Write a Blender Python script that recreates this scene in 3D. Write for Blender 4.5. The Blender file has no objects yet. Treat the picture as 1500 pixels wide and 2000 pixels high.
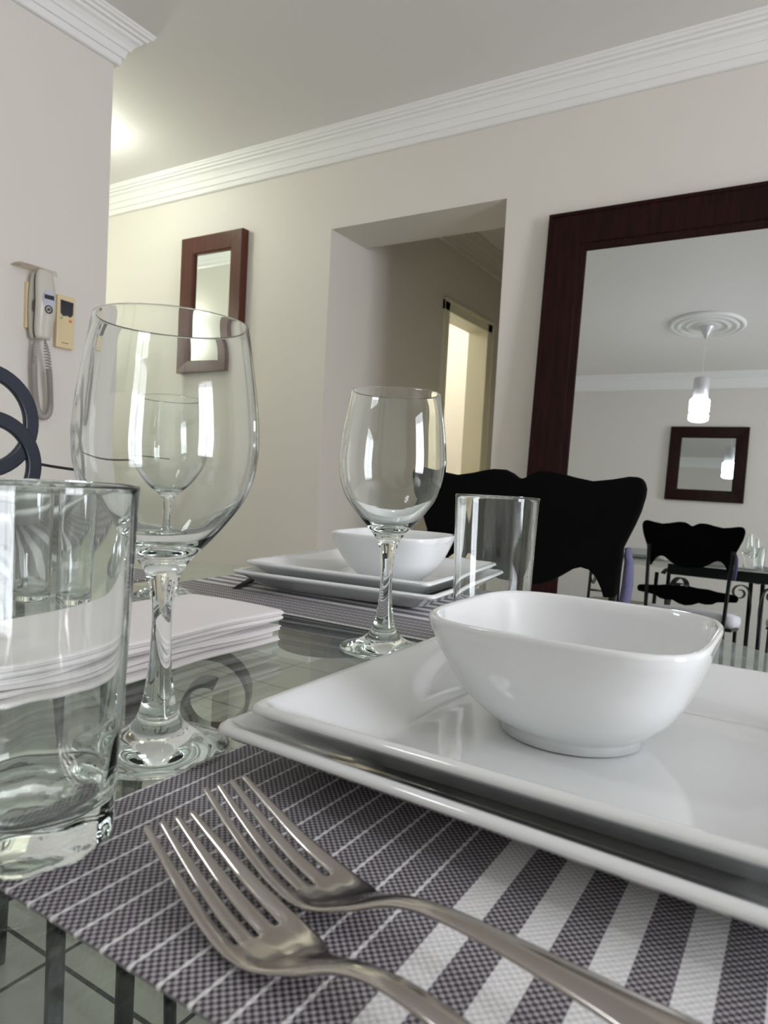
import bpy, bmesh, math, random
from mathutils import Vector, Matrix
random.seed(7)
PI = math.pi
scene = bpy.context.scene
col = scene.collection

# ------------------------------------------------------------------ camera
YAW, PIT, ROL, FPX = math.radians(31.51), math.radians(-2.801), math.radians(3.063), 1351.6
CAM = Vector((0, 0, 0.895))
fw = Vector((-math.sin(YAW)*math.cos(PIT), math.cos(YAW)*math.cos(PIT), math.sin(PIT)))
r0 = Vector((math.cos(YAW), math.sin(YAW), 0)); u0 = r0.cross(fw)
rt = r0*math.cos(ROL) + u0*math.sin(ROL); up = -r0*math.sin(ROL) + u0*math.cos(ROL)
cd = bpy.data.cameras.new('camera'); cam = bpy.data.objects.new('camera', cd); col.objects.link(cam)
cam.matrix_world = Matrix(((rt.x, up.x, -fw.x, CAM.x), (rt.y, up.y, -fw.y, CAM.y), (rt.z, up.z, -fw.z, CAM.z), (0, 0, 0, 1)))
cd.sensor_fit = 'VERTICAL'; cd.sensor_height = 36; cd.lens = 36*FPX/2000
cd.clip_start = 0.02
cd.dof.use_dof = True; cd.dof.focus_distance = 0.55; cd.dof.aperture_fstop = 18
scene.camera = cam

# ------------------------------------------------------------------ world, lights, exposure
w = bpy.data.worlds.new('world'); scene.world = w; w.use_nodes = True
w.node_tree.nodes['Background'].inputs[0].default_value = (0.75, 0.85, 1.0, 1)
w.node_tree.nodes['Background'].inputs[1].default_value = 1.5
scene.view_settings.view_transform = 'Standard'; scene.view_settings.look = 'None'
scene.view_settings.exposure = 0.17; scene.view_settings.gamma = 1.0
scene.cycles.max_bounces = 16; scene.cycles.transmission_bounces = 16
scene.cycles.transparent_max_bounces = 16; scene.cycles.glossy_bounces = 8; scene.cycles.diffuse_bounces = 5

def area(name, loc, rot, sx, sy, power, color):
    l = bpy.data.lights.new(name, 'AREA'); l.shape = 'RECTANGLE'; l.size = sx; l.size_y = sy
    l.energy = power; l.color = color
    o = bpy.data.objects.new(name, l); o.location = loc; o.rotation_euler = rot; col.objects.link(o); return o
def point(name, loc, r, power, color, parent=None):
    l = bpy.data.lights.new(name, 'POINT'); l.shadow_soft_size = r; l.energy = power; l.color = color
    o = bpy.data.objects.new(name, l); o.location = loc; col.objects.link(o); o.parent = parent; return o
P_DAY = 108
area('window_daylight', (3.08, 0.5, 1.25), (0, PI/2, 0), 1.9, 1.2, P_DAY, (0.94, 0.915, 0.98))

# ------------------------------------------------------------------ materials
def mat(name, color, rough=0.5, metal=0.0, **kw):
    m = bpy.data.materials.new(name); m.use_nodes = True
    b = m.node_tree.nodes['Principled BSDF']
    b.inputs['Base Color'].default_value = (*color, 1); b.inputs['Roughness'].default_value = rough
    b.inputs['Metallic'].default_value = metal
    for k, v in kw.items(): b.inputs[k.replace('_', ' ')].default_value = v
    return m
def nd(m, t, **kw):
    n = m.node_tree.nodes.new(t)
    for k, v in kw.items(): setattr(n, k, v)
    return n
def lk(m, a, b): m.node_tree.links.new(a, b)
def mth(m, op, a, b=None, c=None):
    n = nd(m, 'ShaderNodeMath', operation=op)
    for i, v in enumerate((a, b, c)):
        if v is None: continue
        if isinstance(v, (int, float)): n.inputs[i].default_value = v
        else: lk(m, v, n.inputs[i])
    return n.outputs[0]
def mix(m, fac, c1, c2):
    n = nd(m, 'ShaderNodeMix', data_type='RGBA')
    for s, v in ((n.inputs[0], fac), (n.inputs[6], c1), (n.inputs[7], c2)):
        if isinstance(v, tuple): s.default_value = (*v, 1)
        elif isinstance(v, (int, float)): s.default_value = v
        else: lk(m, v, s)
    return n.outputs[2]
def noise_bump(m, scale, strength, dist=0.001, detail=3, coord='Object', vec=None):
    tc = nd(m, 'ShaderNodeTexCoord'); nz = nd(m, 'ShaderNodeTexNoise')
    nz.inputs['Scale'].default_value = scale; nz.inputs['Detail'].default_value = detail
    lk(m, vec or tc.outputs[coord], nz.inputs['Vector'])
    bp = nd(m, 'ShaderNodeBump'); bp.inputs['Strength'].default_value = strength; bp.inputs['Distance'].default_value = dist
    lk(m, nz.outputs[0], bp.inputs['Height']); lk(m, bp.outputs[0], m.node_tree.nodes['Principled BSDF'].inputs['Normal'])
    return nz
M = {}
M['wall'] = mat('wall_paint', (0.71, 0.685, 0.63), 0.55); noise_bump(M['wall'], 90, 0.12, 0.002)
M['ceil'] = mat('ceiling_paint', (0.78, 0.765, 0.745), 0.6); noise_bump(M['ceil'], 70, 0.1, 0.002)
M['plaster'] = mat('white_plaster', (0.83, 0.83, 0.82), 0.5); noise_bump(M['plaster'], 120, 0.08, 0.001)
M['doorpaint'] = mat('cream_door_paint', (0.80, 0.77, 0.62), 0.35)
M['china'] = mat('glazed_white_china', (0.76, 0.78, 0.78), 0.09, Coat_Weight=0.6, Coat_Roughness=0.03, IOR=1.52)
M['steel'] = mat('brushed_steel', (0.50, 0.465, 0.44), 0.13, 1.0); M['steel'].node_tree.nodes['Principled BSDF'].inputs['Anisotropic'].default_value = .3
M['iron'] = mat('black_wrought_iron', (0.007, 0.009, 0.010), 0.4, 0.0, Specular_IOR_Level=0.3); noise_bump(M['iron'], 200, 0.15, 0.0005)
M['navyiron'] = mat('navy_black_iron', (0.012, 0.018, 0.032), 0.33, 0.0)
M['blackcloth'] = mat('matte_black_panel', (0.0022, 0.0024, 0.0026), 0.9, Specular_IOR_Level=0.08); noise_bump(M['blackcloth'], 500, 0.3, 0.0005)
M['cushion'] = mat('white_cushion', (0.72, 0.72, 0.76), 0.8); noise_bump(M['cushion'], 60, 0.3, 0.003)
M['beigecushion'] = mat('beige_cushion', (0.50, 0.48, 0.40), 0.8); noise_bump(M['beigecushion'], 60, 0.3, 0.003)
M['violet'] = mat('violet_woven_fabric', (0.10, 0.10, 0.20), 0.9)
nz = noise_bump(M['violet'], 500, 0.5, 0.001)
lk(M['violet'], mix(M['violet'], nz.outputs[0], (0.012, 0.012, 0.04), (0.20, 0.20, 0.36)), M['violet'].node_tree.nodes['Principled BSDF'].inputs['Base Color'])
M['linen'] = mat('white_cotton', (0.82, 0.79, 0.79), 0.9); noise_bump(M['linen'], 900, 0.25, 0.0004)
M['mirror'] = mat('mirror_glass', (0.74, 0.77, 0.77), 0.0, 1.0)
M['bulb'] = mat('lit_frosted_glass', (1, 1, 1), 0.4); b = M['bulb'].node_tree.nodes['Principled BSDF']
b.inputs['Emission Color'].default_value = (0.93, 0.97, 1, 1); b.inputs['Emission Strength'].default_value = 20
M['bulbwarm'] = mat('lit_warm_glass', (1, 1, 1), 0.4); b = M['bulbwarm'].node_tree.nodes['Principled BSDF']
b.inputs['Emission Color'].default_value = (0.93, 0.98, 0.84, 1); b.inputs['Emission Strength'].default_value = 50
M['lamphouse'] = mat('satin_white_metal', (0.75, 0.75, 0.78), 0.3, 0.3)
M['phone'] = mat('ivory_plastic', (0.58, 0.56, 0.49), 0.3)
M['phonegrey'] = mat('pale_silver_plastic', (0.50, 0.52, 0.62), 0.3)
M['yellowed'] = mat('yellowed_plastic', (0.74, 0.60, 0.36), 0.35)
M['darkplastic'] = mat('dark_plastic', (0.012, 0.012, 0.02), 0.25)
M['graygap'] = mat('grey_plastic', (0.09, 0.085, 0.08), 0.5)
M['cord'] = mat('grey_cord', (0.36, 0.33, 0.30), 0.5)
M['green'] = mat('green_mark', (0.25, 0.42, 0.18), 0.5); M['red'] = mat('red_mark', (0.7, 0.2, 0.1), 0.5)
M['blackrubber'] = mat('black_handle', (0.006, 0.006, 0.007), 0.45)

M['bulbroom'] = mat('lit_cream_glass', (1, 1, 1), 0.4); b = M['bulbroom'].node_tree.nodes['Principled BSDF']
b.inputs['Emission Color'].default_value = (1, 0.95, 0.79, 1); b.inputs['Emission Strength'].default_value = 95
# dark stained wood
def wood(name, dark, light, scale=6, rough=.42, spec=.1):
    m = mat(name, dark, rough, Specular_IOR_Level=spec); tc = nd(m, 'ShaderNodeTexCoord'); mp = nd(m, 'ShaderNodeMapping')
    mp.inputs['Scale'].default_value = (14, 14, 1.2)
    lk(m, tc.outputs['Object'], mp.inputs[0]); nz = nd(m, 'ShaderNodeTexNoise'); nz.inputs['Scale'].default_value = scale
    nz.inputs['Detail'].default_value = 6; lk(m, mp.outputs[0], nz.inputs['Vector'])
    rp = nd(m, 'ShaderNodeMapRange'); rp.inputs[1].default_value = .35; rp.inputs[2].default_value = .7; lk(m, nz.outputs[0], rp.inputs[0])
    lk(m, mix(m, rp.outputs[0], dark, light), m.node_tree.nodes['Principled BSDF'].inputs['Base Color']); return m
M['mahogany'] = wood('dark_mahogany', (0.014, 0.005, 0.005), (0.026, 0.008, 0.007))
M['redwood'] = wood('reddish_mahogany', (0.070, 0.020, 0.012), (0.105, 0.030, 0.018), rough=.36, spec=.3)

# clear glass
def glass(name, tint=(0.985, 0.995, 0.99), ior=1.5):
    m = bpy.data.materials.new(name); m.use_nodes = True; nt = m.node_tree; nt.nodes.remove(nt.nodes['Principled BSDF'])
    g = nt.nodes.new('ShaderNodeBsdfGlass'); g.inputs['Color'].default_value = (*tint, 1)
    g.inputs['Roughness'].default_value = 0; g.inputs['IOR'].default_value = ior
    va = nt.nodes.new('ShaderNodeVolumeAbsorption'); va.inputs[0].default_value = (0.55, 0.85, 0.80, 1); va.inputs[1].default_value = 2.0
    nt.links.new(g.outputs[0], nt.nodes['Material Output'].inputs[0]); nt.links.new(va.outputs[0], nt.nodes['Material Output'].inputs[1]); return m
M['glass'] = glass('clear_glass')
def thin_glass(name, tint):
    m = bpy.data.materials.new(name); m.use_nodes = True; nt = m.node_tree; nt.nodes.remove(nt.nodes['Principled BSDF'])
    tr = nt.nodes.new('ShaderNodeBsdfTransparent'); tr.inputs[0].default_value = (*tint, 1)
    gl = nt.nodes.new('ShaderNodeBsdfGlossy'); gl.inputs['Roughness'].default_value = 0.0
    fr = nt.nodes.new('ShaderNodeFresnel'); ge = nt.nodes.new('ShaderNodeNewGeometry')
    mr = nt.nodes.new('ShaderNodeMapRange'); mr.inputs[3].default_value = 1.5; mr.inputs[4].default_value = 1/1.5
    nt.links.new(ge.outputs['Backfacing'], mr.inputs[0]); nt.links.new(mr.outputs[0], fr.inputs[0])
    mx = nt.nodes.new('ShaderNodeMixShader'); nt.links.new(fr.outputs[0], mx.inputs[0])
    nt.links.new(tr.outputs[0], mx.inputs[1]); nt.links.new(gl.outputs[0], mx.inputs[2])
    nt.links.new(mx.outputs[0], nt.nodes['Material Output'].inputs[0]); return m
M['tableglass'] = thin_glass('table_glass', (0.90, 0.95, 0.93))
M['paneglass'] = thin_glass('window_glass', (0.97, 0.98, 0.98))
M['clearplastic'] = thin_glass('clear_plastic', (0.93, 0.90, 0.86))

# floor tiles (30 cm, dark grout)
m = M['floor'] = mat('glazed_floor_tiles', (0.4, 0.4, 0.36), 0.12)
tc = nd(m, 'ShaderNodeTexCoord'); sp = nd(m, 'ShaderNodeSeparateXYZ'); lk(m, tc.outputs['Object'], sp.inputs[0])
def grid(m, src, off, pitch, wdt):
    f = mth(m, 'FRACT', mth(m, 'DIVIDE', mth(m, 'SUBTRACT', src, off), pitch))
    a = mth(m, 'LESS_THAN', f, wdt/pitch/2); b_ = mth(m, 'GREATER_THAN', f, 1-wdt/pitch/2)
    return mth(m, 'MAXIMUM', a, b_)
g = mth(m, 'MAXIMUM', grid(m, sp.outputs[0], -1.001+30, 0.298, 0.009), grid(m, sp.outputs[1], 0.7365-30*.298, 0.298, 0.009))
nz = nd(m, 'ShaderNodeTexNoise'); nz.inputs['Scale'].default_value = 9; nz.inputs['Detail'].default_value = 6
c = mix(m, nz.outputs[0], (0.36, 0.355, 0.31), (0.44, 0.43, 0.385))
lk(m, mix(m, g, c, (0.035, 0.035, 0.032)), m.node_tree.nodes['Principled BSDF'].inputs['Base Color'])
lk(m, mth(m, 'ADD', 0.13, mth(m, 'MULTIPLY', g, 0.5)), m.node_tree.nodes['Principled BSDF'].inputs['Roughness'])

# woven placemat: u across the stripes is object X, stripes run along object Y
m = M['mat'] = mat('woven_vinyl_mat', (0.3, 0.3, 0.3), 0.55)
tc = nd(m, 'ShaderNodeTexCoord'); sp = nd(m, 'ShaderNodeSeparateXYZ'); lk(m, tc.outputs['Object'], sp.inputs[0])
X_, Y_ = sp.outputs[0], sp.outputs[1]
pw = 0.0015
wv = mth(m, 'MULTIPLY', mth(m, 'SINE', mth(m, 'MULTIPLY', X_, PI/pw)), mth(m, 'SINE', mth(m, 'MULTIPLY', Y_, PI/pw)))
wv01 = mth(m, 'MULTIPLY_ADD', wv, 0.5, 0.5)
rp = nd(m, 'ShaderNodeMapRange'); rp.inputs[1].default_value = .35; rp.inputs[2].default_value = .75; lk(m, wv01, rp.inputs[0])
base = mix(m, rp.outputs[0], (0.050, 0.044, 0.052), (0.42, 0.40, 0.43))
ax = mth(m, 'ABSOLUTE', X_)
# wide stripes: |x| < .0755, centres every .023
fw_ = mth(m, 'FRACT', mth(m, 'ADD', mth(m, 'DIVIDE', ax, 0.023), 0.5))
wide = mth(m, 'MULTIPLY', mth(m, 'LESS_THAN', mth(m, 'ABSOLUTE', mth(m, 'SUBTRACT', fw_, 0.5)), 0.0054/0.023), mth(m, 'LESS_THAN', ax, 0.0775))
# thin stripes with little knots
bead = mth(m, 'MULTIPLY_ADD', mth(m, 'SINE', mth(m, 'MULTIPLY', Y_, 2*PI/0.0052)), 0.00022, 0.00062)
ft = mth(m, 'FRACT', mth(m, 'ADD', mth(m, 'DIVIDE', mth(m, 'SUBTRACT', ax, 0.0884-0.0123*10), 0.0123), 0.5))
thin = mth(m, 'MULTIPLY', mth(m, 'LESS_THAN', mth(m, 'ABSOLUTE', mth(m, 'SUBTRACT', ft, 0.5)), mth(m, 'DIVIDE', bead, 0.0123)), mth(m, 'GREATER_THAN', ax, 0.082))
wht = mix(m, rp.outputs[0], (0.70, 0.70, 0.70), (0.80, 0.80, 0.80))
cc = mix(m, mth(m, 'MAXIMUM', wide, thin), base, wht)
lk(m, cc, m.node_tree.nodes['Principled BSDF'].inputs['Base Color'])
bp = nd(m, 'ShaderNodeBump'); bp.inputs['Strength'].default_value = 0.6; bp.inputs['Distance'].default_value = 0.0004
lk(m, wv01, bp.inputs['Height']); lk(m, bp.outputs[0], m.node_tree.nodes['Principled BSDF'].inputs['Normal'])

# ------------------------------------------------------------------ helpers
def obj(name, bm, material, parent=None, smooth=False, bevel=0.0, loc=None, segs=2, angle=0.6):
    me = bpy.data.meshes.new(name); bmesh.ops.recalc_face_normals(bm, faces=bm.faces[:]); bm.to_mesh(me); bm.free()
    if smooth:
        for p in me.polygons: p.use_smooth = True
    me.materials.append(material if not isinstance(material, str) else M[material])
    o = bpy.data.objects.new(name, me); col.objects.link(o)
    if loc: o.location = loc
    if parent: o.parent = parent
    if bevel:
        md = o.modifiers.new('bevel', 'BEVEL'); md.width = bevel; md.segments = segs; md.limit_method = 'ANGLE'; md.angle_limit = angle
    return o
def tag(o, label=None, cat=None, group=None, kind=None):
    if label: o['label'] = label
    if cat: o['category'] = cat
    if group: o['group'] = group
    if kind: o['kind'] = kind
    return o
def empty(name, loc, rz=0.0, label=None, cat=None, group=None):
    o = bpy.data.objects.new(name, None); col.objects.link(o); o.location = loc; o.rotation_euler = (0, 0, rz)
    o.empty_display_size = 0.05; return tag(o, label, cat, group)
def struct(name, bm, material, parent=None, **kw):
    o = obj(name, bm, material, parent, **kw)
    if not parent: o['kind'] = 'structure'
    return o
def box(bm, x0, x1, y0, y1, z0, z1):
    v = [bm.verts.new((x, y, z)) for z in (z0, z1) for y in (y0, y1) for x in (x0, x1)]
    for f in ((0, 1, 3, 2), (4, 6, 7, 5), (0, 4, 5, 1), (2, 3, 7, 6), (0, 2, 6, 4), (1, 5, 7, 3)): bm.faces.new([v[i] for i in f])
    return bm
def B(*a): return box(bmesh.new(), *a)
def loft(rings, cap0=True, cap1=True, bm=None):
    bm = bm or bmesh.new(); prev = None; first = None
    for r in rings:
        vs = [bm.verts.new(p) for p in r]
        if prev:
            n = len(vs)
            for i in range(n): bm.faces.new((prev[i], prev[(i+1) % n], vs[(i+1) % n], vs[i]))
        else: first = vs
        prev = vs
    if cap0: bm.faces.new(first[::-1])
    if cap1: bm.faces.new(prev)
    return bm
def lathe(prof, n=64, bm=None, c=(0, 0, 0), mod=None):
    bm = bm or bmesh.new(); rows = []
    for r, z in prof:
        if r < 1e-6: rows.append([bm.verts.new((c[0], c[1], c[2]+z))])
        else:
            rows.append([bm.verts.new((c[0]+(r+(mod(z, 2*PI*i/n) if mod else 0))*math.cos(2*PI*i/n), c[1]+(r+(mod(z, 2*PI*i/n) if mod else 0))*math.sin(2*PI*i/n), c[2]+z)) for i in range(n)])
    for a, b_ in zip(rows, rows[1:]):
        for i in range(n):
            j = (i+1) % n
            if len(a) == 1 and len(b_) == 1: continue
            if len(a) == 1: bm.faces.new((a[0], b_[i], b_[j]))
            elif len(b_) == 1: bm.faces.new((a[i], a[j], b_[0]))
            else: bm.faces.new((a[i], a[j], b_[j], b_[i]))
    return bm
def smoothprof(pts, k=6):
    """Catmull-Rom through (r, z) points"""
    out = []
    for i in range(len(pts)-1):
        p0 = pts[max(i-1, 0)]; p1 = pts[i]; p2 = pts[i+1]; p3 = pts[min(i+2, len(pts)-1)]
        for j in range(k):
            t = j/k
            out.append(tuple(0.5*((2*p1[d])+(-p0[d]+p2[d])*t+(2*p0[d]-5*p1[d]+4*p2[d]-p3[d])*t*t+(-p0[d]+3*p1[d]-3*p2[d]+p3[d])*t**3) for d in range(len(p1))))
    out.append(tuple(pts[-1])); return out
def frames(pts, closed=False):
    n = len(pts); ts = []
    for i in range(n):
        a = pts[(i-1) % n] if (closed or i > 0) else pts[i]; b_ = pts[(i+1) % n] if (closed or i < n-1) else pts[i]
        ts.append((b_-a).normalized())
    return ts
def tube(pts, r, n=10, closed=False, bm=None):
    bm = bm or bmesh.new(); pts = [Vector(p) for p in pts]; ts = frames(pts, closed)
    nrm = ts[0].orthogonal().normalized(); rows = []
    for p, t in zip(pts, ts):
        nrm = (nrm - t*nrm.dot(t)).normalized(); bn = t.cross(nrm)
        rows.append([bm.verts.new(p+nrm*r*math.cos(2*PI*i/n)+bn*r*math.sin(2*PI*i/n)) for i in range(n)])
    L = len(rows)
    for k in range(L if closed else L-1):
        a, b_ = rows[k], rows[(k+1) % L]
        for i in range(n): bm.faces.new((a[i], a[(i+1) % n], b_[(i+1) % n], b_[i]))
    if not closed: bm.faces.new(rows[0][::-1]); bm.faces.new(rows[-1])
    return bm
def strap(pts, width, thick, side, closed=False, bm=None):
    """flat bar swept along pts; 'side' is the direction of its width"""
    bm = bm or bmesh.new(); pts = [Vector(p) for p in pts]; ts = frames(pts, closed); side = Vector(side).normalized(); rows = []
    for p, t in zip(pts, ts):
        s = (side - t*side.dot(t)).normalized(); o = t.cross(s)
        rows.append([bm.verts.new(p+s*a*width/2+o*b_*thick/2) for a, b_ in ((-1, -1), (1, -1), (1, 1), (-1, 1))])
    L = len(rows)
    for k in range(L if closed else L-1):
        a, b_ = rows[k], rows[(k+1) % L]
        for i in range(4): bm.faces.new((a[i], a[(i+1) % 4], b_[(i+1) % 4], b_[i]))
    if not closed: bm.faces.new(rows[0][::-1]); bm.faces.new(rows[-1])
    return bm
def prism(poly, axis, a, b_, bm=None):
    """extrude 2D polygon: axis 'y' -> poly in (x, z); 'x' -> poly in (y, z); 'z' -> poly in (x, y)"""
    bm = bm or bmesh.new()
    def P(p, t): return {'y': (p[0], t, p[1]), 'x': (t, p[0], p[1]), 'z': (p[0], p[1], t)}[axis]
    f1 = [bm.verts.new(P(p, a)) for p in poly]; f2 = [bm.verts.new(P(p, b_)) for p in poly]; n = len(poly)
    for i in range(n): bm.faces.new((f1[i], f1[(i+1) % n], f2[(i+1) % n], f2[i]))
    bm.faces.new(f1[::-1]); bm.faces.new(f2); return bm
def rsq(half, rad, z, n=6, halfy=None):
    hy = halfy if halfy is not None else half; rad = min(rad, half, hy); out = []
    for q, (sx, sy) in enumerate(((1, 1), (-1, 1), (-1, -1), (1, -1))):
        for i in range(n+1):
            a = q*PI/2 + i*PI/2/n
            out.append((sx*(half-rad)+rad*math.cos(a), sy*(hy-rad)+rad*math.sin(a), z))
    return out
def sup(hx, hy, n_, z, k=72):
    out = []
    for i in range(k):
        t = 2*PI*i/k; c, s = math.cos(t), math.sin(t)
        rr = (abs(c)**n_+abs(s)**n_)**(-1/n_)
        out.append((hx*rr*c, hy*rr*s, z))
    return out
def copy_tree(o, parent=None, label=None, loc=None, rz=None):
    c = o.copy(); col.objects.link(c)
    if parent: c.parent = parent
    if label: c['label'] = label
    if loc is not None: c.location = loc
    if rz is not None: c.rotation_euler.z = rz
    for ch in [x for x in bpy.data.objects if x.parent == o and x != c]: copy_tree(ch, c)
    return c

# ------------------------------------------------------------------ room shell
YB, XL, YC, XE, XR, YO, ZC = 2.62, -2.24, 1.632, -4.6, 3.0, -1.22, 2.45
OX0, OX1, OZ = -1.974, -1.111, 2.032
struct('floor', B(-5.0, 3.2, -1.4, 6.0, -0.08, 0), 'floor')
struct('ceiling', B(-5.0, 3.2, -1.4, 6.0, ZC, ZC+0.1), 'ceil')
bm = B(XE-.14, OX0, YB, YB+.29, 0, ZC); box(bm, OX1, XR+.14, YB, YB+.29, 0, ZC); box(bm, OX0, OX1, YB, YB+.29, OZ, ZC)
struct('wall_back', bm, 'wall')
bm = B(XL-.15, XL, YO, YC, 0, ZC); box(bm, XE, XL-.15, YC-.15, YC, 0, ZC)
struct('wall_left', bm, 'wall')
struct('wall_corridor', B(XE-.14, XE, YC-.15, YB, 0, ZC), 'wall')
struct('wall_opposite', B(XL-.15, XR+.14, YO-.15, YO, 0, ZC), 'wall')
# right wall with a wide window
bm = B(XR, XR+.14, YO, -.1, 0, ZC); box(bm, XR, XR+.14, 1.1, YB, 0, ZC); box(bm, XR, XR+.14, -.1, 1.1, 2.2, ZC); box(bm, XR, XR+.14, -.1, 1.1, 0, .3)
struct('wall_right', bm, 'wall')
wo = empty('window_1', (XR+.06, .5, .3)); wo['kind'] = 'structure'
bm = bmesh.new()
for a in (-.6, -.02, .56): box(bm, -.025, .025, a, a+.04, 0, 1.9)
box(bm, -.025, .025, -.6, .6, 0, .04); box(bm, -.025, .025, -.6, .6, 1.86, 1.9)
obj('window_frame', bm, 'plaster', wo); 
for a in (-.56, .02): obj('pane', B(-.003, .003, a, a+.54, .04, 1.86), 'paneglass', wo)
# hall behind the opening
DY0, DY1, DZ = 3.83, 4.44, 1.945
bm = B(OX0-.12, OX0, YB+.29, DY0, 0, ZC); box(bm, OX0-.12, OX0, DY1, 4.75, 0, ZC); box(bm, OX0-.12, OX0, DY0, DY1, DZ, ZC)
struct('wall_hall_left', bm, 'wall')
struct('wall_hall_right', B(OX1, OX1+.12, YB+.29, 4.75, 0, ZC), 'wall')
struct('wall_hall_end', B(OX0-.12, OX1+.12, 4.75, 4.89, 0, ZC), 'wall')
# lit room behind the hall door
bm = B(-4.2, OX0-.12, 5.4, 5.5, 0, ZC); box(bm, -4.3, -4.2, YB+.29, 5.5, 0, ZC); box(bm, OX0-.12, OX0, 4.89, 5.5, 0, ZC)
struct('wall_far_room', bm, 'wall')
# door frame
bm = bmesh.new()
for y0, y1 in ((DY0-.055, DY0+.012), (DY1-.012, DY1+.075)):
    box(bm, OX0-.13, OX0+.018, y0, y1, 0, DZ+.055)
box(bm, OX0-.13, OX0+.018, DY0-.055, DY1+.075, DZ-.012, DZ+.055)
box(bm, OX0-.13, OX0+.03, DY1+.055, DY1+.075, 0, DZ+.075); box(bm, OX0-.13, OX0+.03, DY0-.055, DY1+.075, DZ+.04, DZ+.06)
struct('trim_door_frame', bm, 'doorpaint', bevel=.004)
# baseboards
struct('baseboard_back', box(B(XE, OX0, YB-.014, YB, 0, .09), OX1, XR, YB-.014, YB, 0, .09), 'plaster')
struct('baseboard_opposite', B(XL, XR, YO, YO+.014, 0, .09), 'plaster')
struct('baseboard_left', B(XL, XL+.014, YO+.014, YC, 0, .09), 'plaster')
# crown moulding: profile of (projection, drop)
CP = [(0, .124), (.014, .124), (.018, .120), (.019, .098), (.022, .096), (.026, .098), (.033, .074), (.035, .070), (.040, .071),
      (.046, .058), (.055, .046), (.066, .039), (.068, .034), (.068, .031), (.073, .029), (.080, .029), (.082, .025), (.082, .021), (.086, .019), (.092, .018), (.095, .014), (.095, .010), (.100, .008), (.100, 0), (0, 0)]
def crown(path, bm=None):
    """path: list of ((x, y), (nx, ny)) with miter direction vectors (already scaled)"""
    bm = bm or bmesh.new(); rows = []
    for (x, y), (nx, ny) in path: rows.append([bm.verts.new((x+nx*p, y+ny*p, ZC-d)) for p, d in CP])
    n = len(CP)
    for a, b_ in zip(rows, rows[1:]):
        for i in range(n): bm.faces.new((a[i], a[(i+1) % n], b_[(i+1) % n], b_[i]))
    bm.faces.new(rows[0][::-1]); bm.faces.new(rows[-1]); return bm
struct('trim_crown_back', crown([((XE, YB), (1, -1)), ((XR, YB), (-1, -1))]), 'plaster')
struct('trim_crown_left', crown([((XL, YO), (1, 1)), ((XL, YC), (1, 1)), ((XE, YC), (1, 1))]), 'plaster')
struct('trim_crown_opposite', crown([((XR, YO), (-1, 1)), ((XL, YO), (1, 1))]), 'plaster')
struct('trim_crown_right', crown([((XR, YB), (-1, -1)), ((XR, YO), (-1, 1))]), 'plaster')
struct('trim_crown_hall', crown([((OX0, YB+.29), (1, 1)), ((OX0, 4.75), (1, -1)), ((OX1, 4.75), (-1, -1)), ((OX1, YB+.29), (-1, 1))]), 'wall')
struct('trim_crown_far_room', crown([((-4.2, YB+.29), (1, 1)), ((-4.2, 5.4), (1, -1)), ((OX0-.12, 5.4), (-1, -1))]), 'plaster')

# ------------------------------------------------------------------ mirrors
def frame_mirror(name, w_, h, fw_, depth, wood_, label, cat, face_y=-1, step=True):
    """origin bottom centre of the back; faces -Y"""
    e = empty(name, (0, 0, 0), label=label, cat=cat)
    prof = [(0, 0), (0, depth), (.012, depth), (.014, depth-.004), (fw_*.8, depth-.006), (fw_*.8+.004, depth-.012), (fw_-.004, depth-.014), (fw_, depth-.02), (fw_, 0)] if step else \
           [(0, 0), (0, depth-.004), (.004, depth), (fw_-.008, depth-.008), (fw_, depth-.014), (fw_, 0)]
    bm = bmesh.new(); rows = []
    for sx, sz, X, Z in ((1, 1, -w_/2, 0), (-1, 1, w_/2, 0), (-1, -1, w_/2, h), (1, -1, -w_/2, h)):
        rows.append([bm.verts.new((X+sx*p, -d, Z+sz*p)) for p, d in prof])
    n = len(prof)
    for k in range(4):
        a, b_ = rows[k], rows[(k+1) % 4]
        for i in range(n): bm.faces.new((a[i], a[(i+1) % n], b_[(i+1) % n], b_[i]))
    obj('frame', bm, wood_, e)
    obj('mirror_pane', B(-w_/2+fw_-.006, w_/2-fw_+.006, -depth*.45, -.004, fw_-.006, h-fw_+.006), 'mirror', e)
    return e
TH = 0.070
H_ = 1.925; Wm = 1.16
big = frame_mirror('floor_mirror', Wm, H_, .150, .035, 'mahogany', 'tall dark wood framed mirror leaning on the wall behind the black-backed chair', 'mirror')
ytop = 2.612; big.location = (-.916+Wm/2, ytop-H_*math.sin(TH), .0)
big.rotation_euler = (-TH, 0, 0)
nar = frame_mirror('wall_mirror', .435, .742, .088, .045, 'redwood', 'small narrow reddish wood framed mirror hung on the wall left of the hall opening', 'mirror', step=False)
nar.location = (-2.705, YB-.001, 1.355)
sq = frame_mirror('wall_mirror', .600, .628, .094, .03, 'mahogany', 'square dark framed mirror on the opposite wall, seen in the big mirror', 'mirror', step=False)
sq.location = (-.757, YO+.001, 1.37); sq.rotation_euler = (0, 0, PI)

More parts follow.
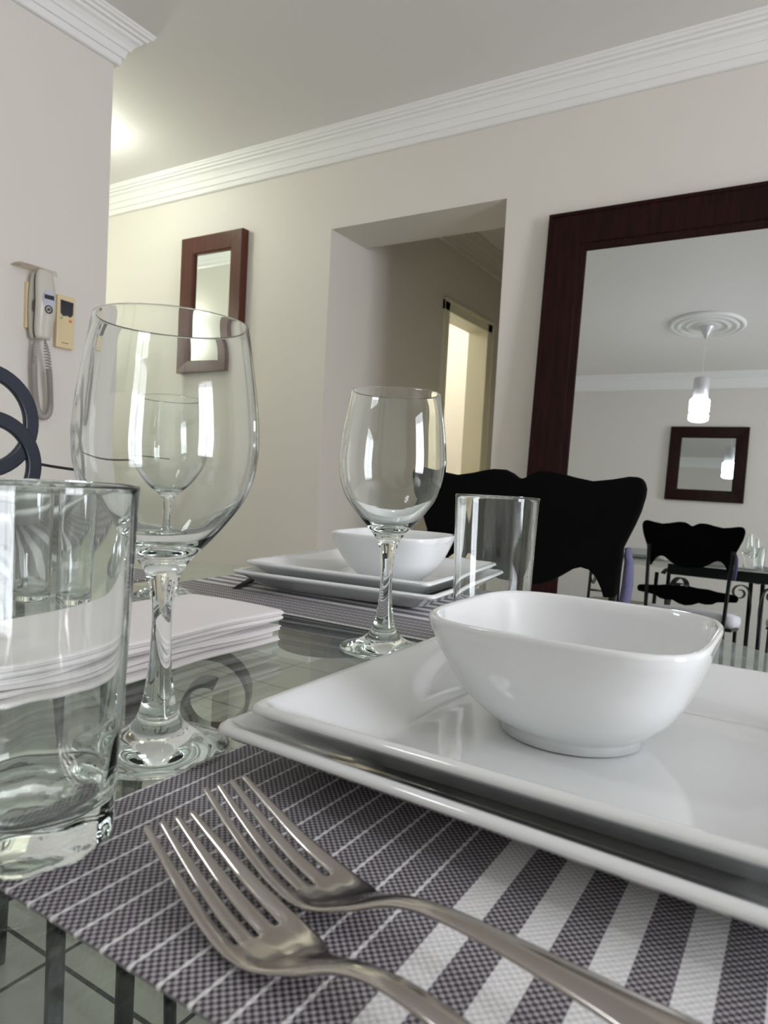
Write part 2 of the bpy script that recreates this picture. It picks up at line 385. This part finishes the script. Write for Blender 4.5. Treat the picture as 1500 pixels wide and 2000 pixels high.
# ------------------------------------------------------------------ lamps
def pendant():
    x, y = -.692, -.034
    e = empty('pendant_lamp', (x, y, ZC), label='white cylindrical pendant lamp, lit, hanging on a thin cord in the big mirror', cat='lamp')
    pr = [(0, 0), (.245, 0), (.245, -.008), (.236, -.018), (.222, -.02), (.216, -.012), (.205, -.012), (.196, -.022), (.180, -.024), (.170, -.014), (.150, -.014), (.142, -.022), (.126, -.024), (.114, -.014), (.09, -.014), (.082, -.02), (.06, -.022), (0, -.022)]
    obj('ceiling_rosette', lathe(pr, 96), 'plaster', e, smooth=True)
    obj('canopy', lathe([(0, -.02), (.052, -.022), (.05, -.028), (.034, -.05), (.02, -.074), (.008, -.105), (0, -.105)], 40), 'lamphouse', e, smooth=True)
    obj('cord', tube([(0, 0, -.1), (0, 0, -.40)], .0022, 8), 'plaster', e)
    hz = 2.065-ZC
    obj('housing', lathe([(0, hz), (.046, hz), (.05, hz-.004), (.05, hz-.145), (.046, hz-.148), (0, hz-.148)], 48), 'lamphouse', e, smooth=True)
    obj('lamp_shade', lathe([(0, hz-.146), (.056, hz-.146), (.064, hz-.156), (.064, hz-.232), (.056, hz-.242), (.056, hz-.25), (.064, hz-.256), (.063, hz-.29), (.05, hz-.298), (0, hz-.298)], 48), 'bulb', e, smooth=True)
pendant()
def globe(x, y, r, label, ma):
    e = empty('ceiling_light', (x, y, ZC), label=label, cat='lamp')
    obj('base', lathe([(0, 0), (.07, 0), (.07, -.02), (.03, -.03), (.03, -.05), (0, -.05)], 40), 'lamphouse', e, smooth=True)
    obj('lamp_shade', lathe([(0, -.045)]+[(r*math.sin(PI*i/16), -.045-r+r*math.cos(PI*i/16)) for i in range(1, 16)]+[(0, -.045-2*r)], 32), ma, e, smooth=True)
    return e
globe(-3.02, 1.99, .06, 'round ceiling lamp lighting the passage behind the left wall corner', 'bulbwarm')
wl = empty('added_fill_light', (-3.95, YC, 1.85), label='unseen round lamp added in the passage to brighten the back wall', cat='lamp')  # second passage lamp, out of view, added to light the back wall more evenly
obj('base', lathe([(0, 0), (.05, 0), (.05, .02), (0, .02)], 32), 'lamphouse', wl, smooth=True).rotation_euler = (-PI/2, 0, 0)
obj('lamp_shade', lathe([(0, .07)]+[(.07*math.sin(PI*i/16), .07*math.cos(PI*i/16)) for i in range(1, 16)]+[(0, -.07)], 32), 'bulbwarm', wl, smooth=True).location = (0, .085, 0)
globe(-3.1, 4.3, .11, 'round ceiling lamp lighting the bright room past the hall door', 'bulbroom')

# ------------------------------------------------------------------ dining table
TZ = 0.75
def table():
    cx, cy = -.405, .42
    e = empty('dining_table', (cx, cy, 0), label='glass-topped dining table on a black wrought iron base with scrolls', cat='table')
    # rounded octagon outline
    base = [(.64, .09), (.255, .44), (-.255, .44), (-.64, .09), (-.64, -.36), (-.50, -.52), (.50, -.52), (.64, -.36)]
    out = []; n = len(base)
    for i in range(n):
        p0, p1, p2 = Vector(base[i-1]), Vector(base[i]), Vector(base[(i+1) % n])
        a = p1+(p0-p1).normalized()*.10; b_ = p1+(p2-p1).normalized()*.10
        for k in range(9):
            t = k/8; out.append(tuple((1-t)**2*a+2*t*(1-t)*p1+t*t*b_))
    def off(poly, d):
        r = []
        for i in range(len(poly)):
            a = Vector(poly[i-1]); b_ = Vector(poly[(i+1) % len(poly)]); t = (b_-a).normalized(); r.append((poly[i][0]-t.y*d, poly[i][1]+t.x*d))
        return r
    rings = [[(p[0], p[1], z) for p in off(out, d)] for z, d in ((TZ-.010, .003), (TZ-.0085, .0), (TZ-.0015, 0), (TZ, .003))]
    obj('glass_top', loft(rings), 'tableglass', e)
    # base: two pedestals (round foot, pair of bars, scroll straps) joined by a rail under the glass
    zt = TZ-.012
    def circ(x, y, z, r, k=40): return [(x+r*math.cos(2*PI*i/k), y+r*math.sin(2*PI*i/k), z) for i in range(k)]
    def W(x, y, z): return (x-cx, y-cy, z)
    obj('rail', B(-.66-cx, -.13-cx, .785-cy, .825-cy, zt-.062, zt-.004), 'iron', e, bevel=.003)
    for x0, y0, x1, y1 in ((-.766, .517, -.690, .563), (-.252, .56, -.192, .56)):
        for x, y in ((x0, y0), (x1, y1)): obj('leg', tube([W(x, y, .02), W(x, y, zt-.05)], .0115, 14), 'iron', e, smooth=True)
        mx, my_ = (x0+x1)/2, (y0+y1)/2
        obj('foot', lathe([(0, 0), (.085, 0), (.085, .008), (.08, .014), (.04, .022), (0, .022)], 48, c=W(mx, my_, 0)), 'iron', e, smooth=True)
    for x in (-.728, -.222):
        sx = -.62 if x < -.5 else -.20
        obj('arm', strap(smoothprof([W(x, .54, zt-.055), W(x+(sx-x)*.3, .60, zt-.030), W(sx-.01, .70, zt-.018), W(sx, .80, zt-.018)], 6), .026, .005, (1, 0, 0)), 'iron', e)
    def spiral(cen, d, r1, turns, tgt, w_=.038, a0=.5):
        d = Vector(d).normalized(); pts = []; N = 48
        for i in range(N+1):
            t = i/N; a = a0*PI + turns*2*PI*(t-1); r = r1*(.30+.70*t)
            pts.append(Vector(cen)+d*(r*math.cos(a))+Vector((0, 0, r*math.sin(a))))
        last = pts[-1]; tan = (pts[-1]-pts[-2]).normalized(); tgt = Vector(tgt)
        c1 = last+tan*.10; c2 = tgt+Vector((0, 0, .12))
        for k in range(1, 21):
            t = k/20; pts.append((1-t)**3*last+3*(1-t)**2*t*c1+3*(1-t)*t*t*c2+t**3*tgt)
        obj('scroll', strap(pts, w_, .005, d.cross(Vector((0, 0, 1)))), 'iron', e)
    spiral(W(-.612, .612, .612), (.80, .60, 0), .064, 1.3, W(-.690, .563, .38), a0=1.0)
    spiral(W(-.30, .60, .62), (-.9, .3, 0), .050, 1.3, W(-.252, .56, .38), a0=1.0)
    spiral(W(-.14, .59, .62), (.9, .3, 0), .050, 1.3, W(-.192, .56, .38), a0=1.0)
    for x, y, r in ((-.445, .625, .055), (-.30, .655, .07)):
        obj('ring', strap(circ(x-cx, y-cy, zt-.020, r), .024, .005, (0, 0, 1), closed=True), 'iron', e)
    return e
table()

# ------------------------------------------------------------------ placemats
def placemat(x0, x1, y0, y1, label, rz=0.0):
    hx, hy = abs(x1-x0)/2, abs(y1-y0)/2
    rings = [rsq(hx-.0006, .003, 0, 3, hy-.0006), rsq(hx, .003, .0005, 3, hy), rsq(hx, .003, .0013, 3, hy), rsq(hx-.0006, .003, .0018, 3, hy-.0006)]
    o = obj('placemat', loft(rings), 'mat'); o.location = ((x0+x1)/2, (y0+y1)/2, TZ+.0003); o.rotation_euler.z = rz
    return tag(o, label, 'placemat', 'woven placemats on the table')
placemat(-.243, .207, .128, .428, 'grey and white striped woven placemat in front, under the forks')
placemat(-.438-.15, -.438+.15, .699-.225, .699+.225, 'grey woven placemat across the table, under the far plates', PI/2)
placemat(-1.08, -.63, .26, .56, 'grey striped placemat at the left end, seen through the tumbler', PI/2)
MZ = TZ+.0022

# ------------------------------------------------------------------ china
def plate_bm(S, well, rim_z, lip=.0062):
    h = S/2; f = well+.006
    R = [rsq(f-.006, .012, .0025), rsq(f-.004, .014, 0), rsq(f, .014, 0), rsq(f+.002, .014, .0012), rsq(f+(h-f)*.3, .014, .0045), rsq(f+(h-f)*.8, .013, rim_z-lip-.001), rsq(h-.003, .012, rim_z-lip+.0005),
         rsq(h-.0007, .009, rim_z-lip+.0025), rsq(h, .011, rim_z-lip/2), rsq(h-.0010, .010, rim_z-.0012), rsq(h-.0032, .009, rim_z-.0001), rsq(h-.006, .008, rim_z-.0007), rsq(h-.009, .008, rim_z-.0028),
         rsq(well+.012, .016, .0090), rsq(well+.004, .016, .0062), rsq(well, .016, .0054), rsq(well-.008, .016, .005), rsq(well*.4, .01, .005)]
    return loft(R)
PLG, BLG = 'square white plates in stacks', 'square white bowls on the plates'
def setting(cx, cy, z, where, rz=0.0, sc=1.0, dr=0.0):
    a = obj('dinner_plate', plate_bm(.275, .090, .0245), 'china', smooth=True); a.location = (cx, cy, z); a.rotation_euler.z = rz
    tag(a, 'large square white plate, lower of the two, ' + where, 'plate', PLG)
    b_ = obj('salad_plate', plate_bm(.254, .080, .0275), 'china', smooth=True); b_.location = (cx, cy, z+.0082); b_.rotation_euler.z = rz
    tag(b_, 'square white plate, upper of the two, ' + where, 'plate', PLG)
    a.scale = b_.scale = (sc, sc, 1); a.rotation_euler.z += dr
    return z+.0082+.0052
def bowl_bm():
    O = [(.033, 2.0, .0006), (.0355, 2.0, 0), (.0375, 2.0, .0008), (.0372, 2.0, .005), (.0395, 2.1, .0075), (.0455, 2.3, .013), (.0515, 2.6, .022), (.0565, 2.95, .033), (.0605, 3.5, .045), (.0635, 4.0, .056), (.0645, 4.2, .0610)]
    I = [(.0643, 4.2, .0628), (.0633, 4.2, .0638), (.0619, 4.2, .0636), (.0607, 4.1, .0622), (.0593, 3.9, .056), (.0562, 3.5, .045), (.0520, 2.9, .033), (.0465, 2.6, .022), (.039, 2.3, .0125), (.026, 2.0, .0075), (.010, 2, .006)]
    return loft([sup(r*(1+.055*min(z/.02, 1)), r*(1+.055*min(z/.02, 1)), n_, z) for r, n_, z in O+I])
def bowl(x, y, z, label, rz=0.0):
    o = obj('bowl', bowl_bm(), 'china', smooth=True); o.scale = (1, 1, .97); o.location = (x, y, z); o.rotation_euler.z = rz
    return tag(o, label, 'bowl', BLG)
bz = setting(-.0895, .3635, MZ, 'in front on the striped placemat', dr=-.035)
bowl(-.1005, .366, bz, 'large-looking white square bowl in front, on the nearest plates')
setting(-.4655, .752, MZ, 'across the table by the far chair', .09, .965)
bowl(-.440, .746, bz, 'white square bowl across the table behind the middle wine glass', .10)
setting(-.885, .41, MZ, 'at the table\'s left end')
bowl(-.885, .41, bz, 'white square bowl at the left edge of the photo behind the tumbler')

# ------------------------------------------------------------------ glasses
def wineglass_bm():
    O = smoothprof([(0, .0015), (.020, .0008), (.0350, 0), (.0362, .0012), (.0358, .0026), (.030, .0044), (.022, .0076), (.0155, .0115), (.0115, .0165), (.0092, .022), (.0074, .030), (.0058, .042), (.0050, .056), (.0050, .068), (.0060, .080),
                    (.0080, .0885), (.0105, .094), (.0150, .1000), (.0215, .1070), (.0300, .1170), (.0375, .1275), (.0425, .1395), (.0446, .1530), (.0444, .1660), (.0425, .1830), (.0396, .2010), (.0372, .2155)], 5)
    I = smoothprof([(.0371, .2162), (.0364, .2160), (.0361, .2150), (.0386, .2010), (.0413, .1830), (.0432, .1660), (.0434, .1530), (.0412, .1400), (.0362, .1285), (.0285, .1185), (.0200, .1095), (.0130, .1045), (.006, .1025), (0, .1022)], 5)
    return lathe([(max(r, 0), z) for r, z in O+I], 96)
wm = obj('wine_glass', wineglass_bm(), 'glass', smooth=True)
def wg(o, x, y, z, label): o.location = (x, y, z); tag(o, label, 'wine glass', 'stemmed wine glasses on the table'); return o
wg(wm, -.2745, .2385, TZ+.0003, 'large stemmed wine glass nearest the camera, beside the front tumbler')
c = wm.copy(); col.objects.link(c); wg(c, -.2985, .4965, TZ+.0003, 'middle stemmed wine glass between the two plate settings')
c = wm.copy(); col.objects.link(c); wg(c, -.600, .5235, TZ+.0003, 'small-looking stemmed wine glass seen through the nearest glass bowl')
# the third one stands partly on the far mat
c.location.z = MZ
def tumbler_bm():
    def md(z, a): return .0007*math.cos(10*a) if z < .018 else 0
    O = [(0, .002), (.018, .0015), (.026, 0), (.0288, .0008), (.0298, .003), (.0302, .008), (.0308, .020), (.0322, .05), (.0338, .09), (.0352, .135), (.0355, .1372)]
    I = [(.0351, .1382), (.0344, .1380), (.0340, .1370), (.0324, .09), (.0308, .05), (.0292, .024), (.0280, .0185), (.025, .0160), (.018, .0150), (.008, .0146), (0, .0145)]
    return lathe(O+I, 100, mod=md)
def tumbler(x, y, z, label):
    o = obj('tumbler', tumbler_bm(), 'glass', smooth=True); o.location = (x, y, z); o.scale = (1, 1, .975); return tag(o, label, 'tumbler', 'clear straight tumblers on the table')
tumbler(-.2418, .1504, MZ, 'clear glass tumbler cut by the left edge of the photo')
tumbler(-.2245, .5480, TZ+.0003, 'clear glass tumbler behind the front bowl, before the black chair')
def jar(x, y, label):
    O = [(0, .001), (.018, 0), (.021, .002), (.0215, .03), (.0212, .058), (.019, .066), (.0165, .070), (.0165, .073), (.0185, .0745), (.0185, .077), (.0165, .0785), (.0165, .081), (.0185, .0825), (.0185, .086), (.0165, .088), (.0165, .094)]
    I = [(.0152, .0945), (.0148, .09), (.0148, .071), (.017, .064), (.0193, .055), (.0195, .01), (.017, .006), (0, .0055)]
    o = obj('glass_jar', lathe(O+I, 56), 'glass', smooth=True); o.location = (x, y, TZ+.0003)
    return tag(o, label, 'jar', 'small glass jars seen through the front tumbler')
jar(-.648, .397, 'small clear glass jar seen through the tumbler, left of the pair')
jar(-.606, .426, 'small clear glass jar seen through the tumbler, right of the pair')

# ------------------------------------------------------------------ forks
def fork_bm(prof, L=.195):
    """s runs from the tine tips (0) to the handle end (L). columns: 4 tines and 3 gaps"""
    ss = [0, .002, .005, .01, .016, .023, .030, .038, .045, .051, .0545, .057, .062, .068, .074, .079, .083, .087, .092, .098, .106, .116, .128, .142, .156, .170, .182, .190, .195]
    root = .0545
    def halfw(s):
        P = [(0, .0098), (.02, .0116), (.045, .0134), (.057, .0136), (.066, .0124), (.074, .0092), (.081, .0056), (.088, .0037), (.097, .0031), (.12, .0036), (.15, .0055), (.175, .0085), (.188, .0088), (.195, .005)]
        for (a, x), (b_, y) in zip(P, P[1:]):
            if s <= b_: t = (s-a)/(b_-a); t = t*t*(3-2*t) if s > .055 else t; return x+(y-x)*t
        return P[-1][1]
    bm = bmesh.new(); rows = []
    for s in ss:
        h = halfw(s); tw = 2*h
        if s <= root:
            t = min(s/.03, 1); t2 = min(s/root, 1); tine = tw*(.125+.040*t+.050*t2)+.0003; gap = (tw-4*tine)/3
        else: tine = tw*.215; gap = (tw-4*tine)/3
        xs = []; x = -h
        for k in range(4): xs += [x, x+tine]; x += tine+gap
        row = []
        for x in xs:
            u = x/.0128
            z = prof(s)+(.0018*u*u if s < .075 else -.0009*(x/max(h, 1e-4))**2)*(1 if s > .02 else s/.02)
            row.append(bm.verts.new((s, x, z)))
        rows.append(row)
    for i in range(len(ss)-1):
        for k in range(7):
            if k % 2 == 1 and ss[i+1] <= root+1e-6: continue
            bm.faces.new((rows[i][k], rows[i+1][k], rows[i+1][k+1], rows[i][k+1]))
    return bm
def ip(P):
    def f(s):
        for (a, x), (b_, y) in zip(P, P[1:]):
            if s <= b_: t = (s-a)/(b_-a); t = t*t*(3-2*t); return x+(y-x)*t
        return P[-1][1]
    return f
def fork(x, y, z, ang, prof, label):
    o = obj('fork', fork_bm(prof), 'steel', smooth=True); o.location = (x, y, z); o.rotation_euler.z = ang; o.scale = (1.07, 1.04, 1)
    s = o.modifiers.new('solid', 'SOLIDIFY'); s.thickness = .0017; s.offset = 0; s.use_rim = True
    b_ = o.modifiers.new('sub', 'SUBSURF'); b_.levels = 2; b_.render_levels = 2
    return tag(o, label, 'fork', 'steel forks on the front placemat')
P1 = smoothprof([(0, .0150), (.02, .0082), (.04, .0028), (.058, .0010), (.070, .0030), (.082, .0095), (.096, .0165), (.11, .0200), (.13, .0205), (.16, .0150), (.185, .006), (.195, .003)], 4)
P3 = smoothprof([(0, .0165), (.02, .0090), (.04, .0032), (.058, .0012), (.070, .0035), (.082, .0105), (.096, .0175), (.11, .0210), (.13, .0235), (.16, .0260), (.185, .0270), (.195, .0270)], 4)
def pf(P):
    def f(s):
        for a, b_ in zip(P, P[1:]):
            if s <= b_[0]+1e-9: return a[1]+(b_[1]-a[1])*(s-a[0])/max(b_[0]-a[0], 1e-9)
        return P[-1][1]
    return f
fork(-.1895, .1712, MZ+.0006, -.245, pf(P1), 'stainless steel fork nearest the camera, lower left of the pair')
fork(-.1915, .2010, MZ+.0016, -.248, pf(P3), 'stainless steel fork nearer the plates, upper right of the pair')
kn = obj('utensil', loft([rsq(.0005, .0004, -.09, 3, .0006), rsq(.004, .002, -.085, 3, .003), rsq(.006, .003, -.03, 3, .004), rsq(.005, .002, .02, 3, .002), rsq(.004, .001, .09, 3, .001)]), 'blackrubber', smooth=True)
kn.location = (-.612, .700, TZ+.0105); kn.rotation_euler = (PI/2+.09, 0, .35)
tag(kn, 'slim black utensil handle poking out at the far plates\' left corner', 'utensil')

# ------------------------------------------------------------------ napkins
def napkin(k, n, label):
    t = .0044; hx, hy = .056, .128
    rnd = random.Random(40+k); px, py = 1.3, 2.1; qx = rnd.uniform(0, 6)
    prof = [(.004, 0), (.0012, .0003), (.0, .0010), (.0002, .0016), (.0005, .0021), (.0002, .0027), (0, .0034), (.0012, .0041), (.005, .0044)]
    rings = []
    N = 26
    for ins, z in prof:
        r = []
        for (x, y, _) in rsq(hx-ins, .006, 0, 4, hy-ins): r.append((x, y, z))
        # densify
        d = []
        for i in range(len(r)):
            a, b_ = Vector(r[i]), Vector(r[(i+1) % len(r)]); m_ = max(1, int((b_-a).length/.012))
            if (b_-a).length > .05: m_ = 16
            for j in range(m_): d.append(a.lerp(b_, j/m_))
        rings.append(d)
    def wob(v):
        x, y, z = v
        w1 = .0016*math.sin(y*38+px)+.0011*math.sin(x*70+py+y*22)
        e_ = max(0, (-y-.06)/.07)
        w2 = e_*e_*.0045*(1+math.sin(x*95+1.0))
        return Vector((x+.0022*math.sin(y*45+qx)+.0006*math.sin(z*2500+qx), y+.0028*math.sin(x*60+qx)+.0012*math.sin(z*1700+k), z*(1+(.0 if k else .0))+(w1*.25+.0006+w2)*.8))
    m_ = min(len(r) for r in rings)
    rings = [[wob(v) for v in r] for r in rings]
    bm = loft(rings, cap0=True, cap1=False)
    # top surface as inset rings
    top = rings[-1]; cen = Vector((0, 0, .0044)); bm2rings = []
    bm.verts.ensure_lookup_table(); prev = bm.verts[-len(top):]
    for f in (.75, .5, .25):
        vs = []
        for v in rings[-1]:
            q = cen.lerp(Vector((v.x, v.y, 0)), f); vs.append(bm.verts.new(wob((q.x, q.y, .0046))))
        for i in range(len(vs)): bm.faces.new((prev[i], prev[(i+1) % len(vs)], vs[(i+1) % len(vs)], vs[i]))
        prev = vs
    bm.faces.new(prev)
    o = obj('napkin', bm, 'linen', smooth=True)
    offs = [(0, 0), (-.006, -.004), (-.004, .001), (-.008, -.002), (-.001, .003), (0, .004)][k]
    o.location = (-.430+offs[0], .330+offs[1], TZ+.0004+k*t*1.03); o.rotation_euler.z = .02+rnd.uniform(-.025, .025)
    return tag(o, label, 'napkin', 'folded white cotton napkins in a stack')
NL = ['lowest folded white napkin, lying on the glass', 'second folded white napkin from the bottom of the stack', 'third folded white napkin from the bottom of the stack',
      'third folded white napkin from the top of the stack', 'second folded white napkin from the top of the stack', 'topmost folded white napkin of the stack behind the front wine glass']
for k in range(6): napkin(k, 6, NL[k])

# ------------------------------------------------------------------ chairs
def chair_panel(cx, yb, label):
    """black panel-backed chair; back in plane y=yb (top), seat towards -Y"""
    e = empty('dining_chair', (cx, yb, 0), label=label, cat='chair')
    hp = [(0, .908), (.008, .911), (.018, .918), (.035, .925), (.06, .9255), (.079, .922), (.104, .916), (.14, .910), (.177, .9155), (.205, .9215), (.222, .9215), (.232, .914), (.236, .900), (.235, .886), (.229, .859), (.221, .836), (.212, .814), (.203, .792),
          (.201, .75), (.196, .70), (.174, .695), (.168, .712), (.157, .732), (.143, .744), (.128, .747), (.113, .742), (.095, .729), (.075, .715), (.05, .705), (.025, .701), (0, .700)]
    poly = hp + [(-x, z) for x, z in hp[-2:0:-1]]
    o = obj('backrest', prism(poly, 'y', -.010, .010), 'blackcloth', e, bevel=.005)
    lr = [(0, .604), (.012, .611), (.05, .606), (.10, .606), (.14, .598), (.19, .596), (.225, .59), (.232, .575), (.225, .558), (.18, .553), (.14, .548), (.12, .535), (.09, .530), (.06, .534), (.03, .52), (0, .514)]
    poly = lr + [(-x, z) for x, z in lr[-2:0:-1]]
    obj('lower_rail', prism(poly, 'y', -.008, .008), 'blackcloth', e, bevel=.003)
    for s in (-1, 1):
        obj('leg', tube([(s*.190, .014, .80), (s*.188, .014, .70), (s*.180, .016, .5), (s*.178, .02, .42), (s*.190, .06, 0)], .0095, 12), 'iron', e, smooth=True)
        obj('leg', tube([(s*.20, -.40, .43), (s*.205, -.41, 0)], .0095, 12), 'iron', e, smooth=True)
    bm = B(-.215, .215, -.42, .02, .415, .430)
    obj('seat_frame', bm, 'iron', e, bevel=.004)
    cu = obj('cushion', loft([rsq(.20, .04, .430, 5, .20), rsq(.222, .045, .438, 5, .215), rsq(.226, .045, .46, 5, .218), rsq(.222, .045, .487, 5, .214), rsq(.19, .04, .499, 5, .19), rsq(.08, .04, .503, 5, .08)]), 'cushion', e, smooth=True)
    cu.location = (0, -.21, 0)
    t = obj('fabric_edge', loft([[(.1955, .008, .66), (.2125, .008, .66), (.2125, .030, .66), (.1955, .030, .66)], [(.202, .008, .72), (.2185, .008, .72), (.2185, .03, .72), (.202, .03, .72)], [(.204, .008, .765), (.2165, .008, .765), (.2165, .03, .765), (.204, .03, .765)], [(.203, .008, .79), (.208, .008, .79), (.208, .03, .79), (.203, .03, .79)]]), 'violet', e, smooth=True)
    t['label'] = 'violet-blue woven fabric edge'
    return e
chair_panel(-.487, 1.31, 'black dining chair with a scalloped black back, before the leaning mirror')

def arc(c, r, a0, a1, k=28, sz=1.0):
    return [(c[0], c[1]+r*math.cos(a0+(a1-a0)*i/k), c[2]+sz*r*math.sin(a0+(a1-a0)*i/k)) for i in range(k+1)]
def chair_scroll(loc, rz, label, loops=True):
    """back in the plane x=0 of its own frame, seat towards +X"""
    e = empty('scroll_chair', loc, rz, label=label, cat='chair')
    for s in (-1, 1):
        obj('leg', tube([(0, s*.20, .795), (0, s*.20, .45), (-.04, s*.21, 0)], .009, 12), 'iron', e, smooth=True)
        obj('leg', tube([(.40, s*.19, .43), (.41, s*.20, 0)], .009, 12), 'iron', e, smooth=True)
    obj('back_rail', tube([(0, -.20, .795), (0, 0, .80), (0, .20, .795)], .009, 12), 'iron', e, smooth=True)
    obj('back_rail', tube([(0, -.20, .53), (0, .20, .53)], .007, 12), 'iron', e, smooth=True)
    if loops:
        for s in (-1, 1):
            obj('loop', strap(arc((0, s*.135, .953), .080, 0, 2*PI, 48)[:-1], .012, .024, (1, 0, 0), closed=True), 'navyiron', e, bevel=.003)
            obj('loop', strap(arc((.005, s*.143, .882), .076, 0, 2*PI, 48)[:-1], .012, .024, (1, 0, 0), closed=True), 'navyiron', e, bevel=.003)
        obj('rod', tube(smoothprof([(.0, .216, .890), (.02, .25, .884), (.05, .30, .880), (.09, .36, .887), (.12, .41, .884)], 5), .0024, 8), 'iron', e, smooth=True)
    for s in (-1, 1):
        obj('scroll', tube(arc((0, s*.12, .645), .072, 0, 2*PI*.95, 40), .005, 8), 'iron', e, smooth=True)
        obj('scroll', tube(arc((0, s*.135, .62), .036, 0, 2*PI*.9, 30), .004, 8), 'iron', e, smooth=True)
    obj('seat_frame', B(-.01, .42, -.21, .21, .415, .430), 'iron', e, bevel=.004)
    cu = obj('cushion', loft([rsq(.19, .04, .430, 5, .19), rsq(.208, .045, .438, 5, .21), rsq(.212, .045, .46, 5, .214), rsq(.208, .045, .482, 5, .21), rsq(.18, .04, .492, 5, .18), rsq(.08, .04, .495, 5, .08)]), 'beigecushion', e, smooth=True)
    cu.location = (.205, 0, 0)
    return e
chair_scroll((-1.125, .468, 0), 0, 'iron chair at the left end of the table with dark looped scrolls')
chair_scroll((.02, -.66, 0), PI/2, 'iron chair with a beige cushion at the right edge of the big mirror\'s reflection', loops=False)

# ------------------------------------------------------------------ intercom phone
def phone():
    e = empty('wall_phone', (XL, 1.355, 1.29), label='ivory corded wall phone on the left wall with a coiled cord', cat='phone')
    obj('wall_plate', B(0, .014, -.030, .026, .035, .185), 'yellowed', e, bevel=.003)
    def body(x0, x1, w0, h0, h1, wav, name, ma):
        rings = []
        for k in range(25):
            t = k/24; z = h0+(h1-h0)*t
            e_ = math.sin(PI*min(max(t, .0), 1))**.35 if 0 < t < 1 else .25
            hw = w0*(.55+.45*e_); dz = wav*math.cos(2*PI*(t-.5)*1.0)
            r = []
            for i in range(16):
                a = 2*PI*i/16; c_, s_ = math.cos(a), math.sin(a)
                rr = (abs(c_)**3+abs(s_)**3)**(-1/3)
                r.append(((x0+x1)/2+dz+(x1-x0)/2*rr*c_*(.6+.4*e_), hw*rr*s_, z))
            rings.append(r)
        return obj(name, loft(rings), ma, e, smooth=True)
    body(.012, .050, .030, .002, .218, .0, 'cradle', M['phone'])
    gp = body(.044, .056, .029, .004, .214, .006, 'gap', M['graygap'])
    hs = body(.052, .084, .033, .0, .222, .006, 'handset', M['phone'])
    obj('keypad_panel', loft([[(.0865+a, y*.021, .128+z*.027) for (y, z) in [(math.cos(2*PI*i/24), math.sin(2*PI*i/24)) for i in range(24)]] for a in (0, .0045)]), M['phonegrey'], hs)
    obj('display', B(.089, .0925, -.017, .017, .126, .140), M['darkplastic'], hs, bevel=.001)
    rg = [(.0905, .0115*math.cos(2*PI*i/28), .094+.0115*math.sin(2*PI*i/28)) for i in range(28)]
    obj('button_ring', tube(rg, .0022, 8, closed=True), M['darkplastic'], hs, smooth=True)
    obj('button', B(.088, .0925, -.0045, .0045, .0895, .0985), M['darkplastic'], hs, bevel=.001)
    obj('side_grip', loft([[(.046, -.0305, .09), (.060, -.0305, .075), (.060, -.0305, .13), (.046, -.0305, .115)], [(.046, .02, .09), (.060, .02, .075), (.060, .02, .13), (.046, .02, .115)]]), M['graygap'], e)
    # coiled cord: down from the cradle, round and up to the handset
    path = smoothprof([(.03, -.010, .002), (.03, -.008, -.05), (.028, -.006, -.10), (.026, .000, -.17), (.028, .012, -.235), (.035, .030, -.252), (.04, .046, -.225), (.045, .040, -.14), (.052, .026, -.06), (.06, .008, .002)], 26)
    pts = [Vector(p) for p in path]; out = []; ts = frames(pts); acc = 0
    for i, (p, t) in enumerate(zip(pts, ts)):
        f = i/len(pts)
        if i: acc += (.34 if (f < .18 or f > .84) else .78)
        rr = .0088*min(1, f*12, (1-f)*12)
        s = t.orthogonal().normalized(); s = Vector((1, 0, 0)); s = (s-t*s.dot(t)).normalized(); b_ = t.cross(s)
        out.append((p, s, b_, rr, acc))
    fine = []
    for (a, b2) in zip(out, out[1:]):
        for j in range(4):
            t = j/4; ph = (a[4]+(b2[4]-a[4])*t)*2*PI*.9
            p = a[0].lerp(b2[0], t); rr = a[3]+(b2[3]-a[3])*t
            fine.append(p+a[1]*rr*math.cos(ph)+a[2]*rr*math.sin(ph))
    obj('coiled_cord', tube(fine, .0021, 6), M['cord'], e, smooth=True)
phone()
# clear shelf over the phone
sh = smoothprof([(.0, .0), (.03, .004), (.055, .003), (.065, -.006), (.066, -.016)], 4)
bm = bmesh.new(); rows = []
for x, z in sh: rows.append([bm.verts.new((x, y, z)) for y in (-.075, .045)])
for a, b_ in zip(rows, rows[1:]): bm.faces.new((a[0], a[1], b_[1], b_[0]))
o = obj('plastic_shelf', bm, 'clearplastic', smooth=True); s = o.modifiers.new('s', 'SOLIDIFY'); s.thickness = .003
o.location = (XL, 1.352, 1.518); tag(o, 'clear curved plastic cover on the wall above the phone', 'bracket')
# chime box
e = empty('chime_box', (XL, 1.463, 1.282), label='small yellowed plastic box with a black window, right of the phone', cat='intercom box')
obj('case', B(0, .020, -.033, .033, 0, .178), 'yellowed', e, bevel=.004)
obj('black_window', prism([(-.022, .162), (.026, .160), (.025, .118), (.016, .108), (.004, .112), (-.012, .108), (-.021, .118)], 'x', .0195, .0215), 'darkplastic', e)
obj('mark', B(.0195, .021, -.022, -.012, .098, .103), 'green', e); obj('mark', B(.0195, .021, .012, .022, .091, .100), 'red', e)
# tiny illegible script along the bottom
obj('script_mark', tube([(.0205, -.014+i*.001, .018+.0018*math.sin(i*1.9)) for i in range(26)], .0005, 5), 'graygap', e)
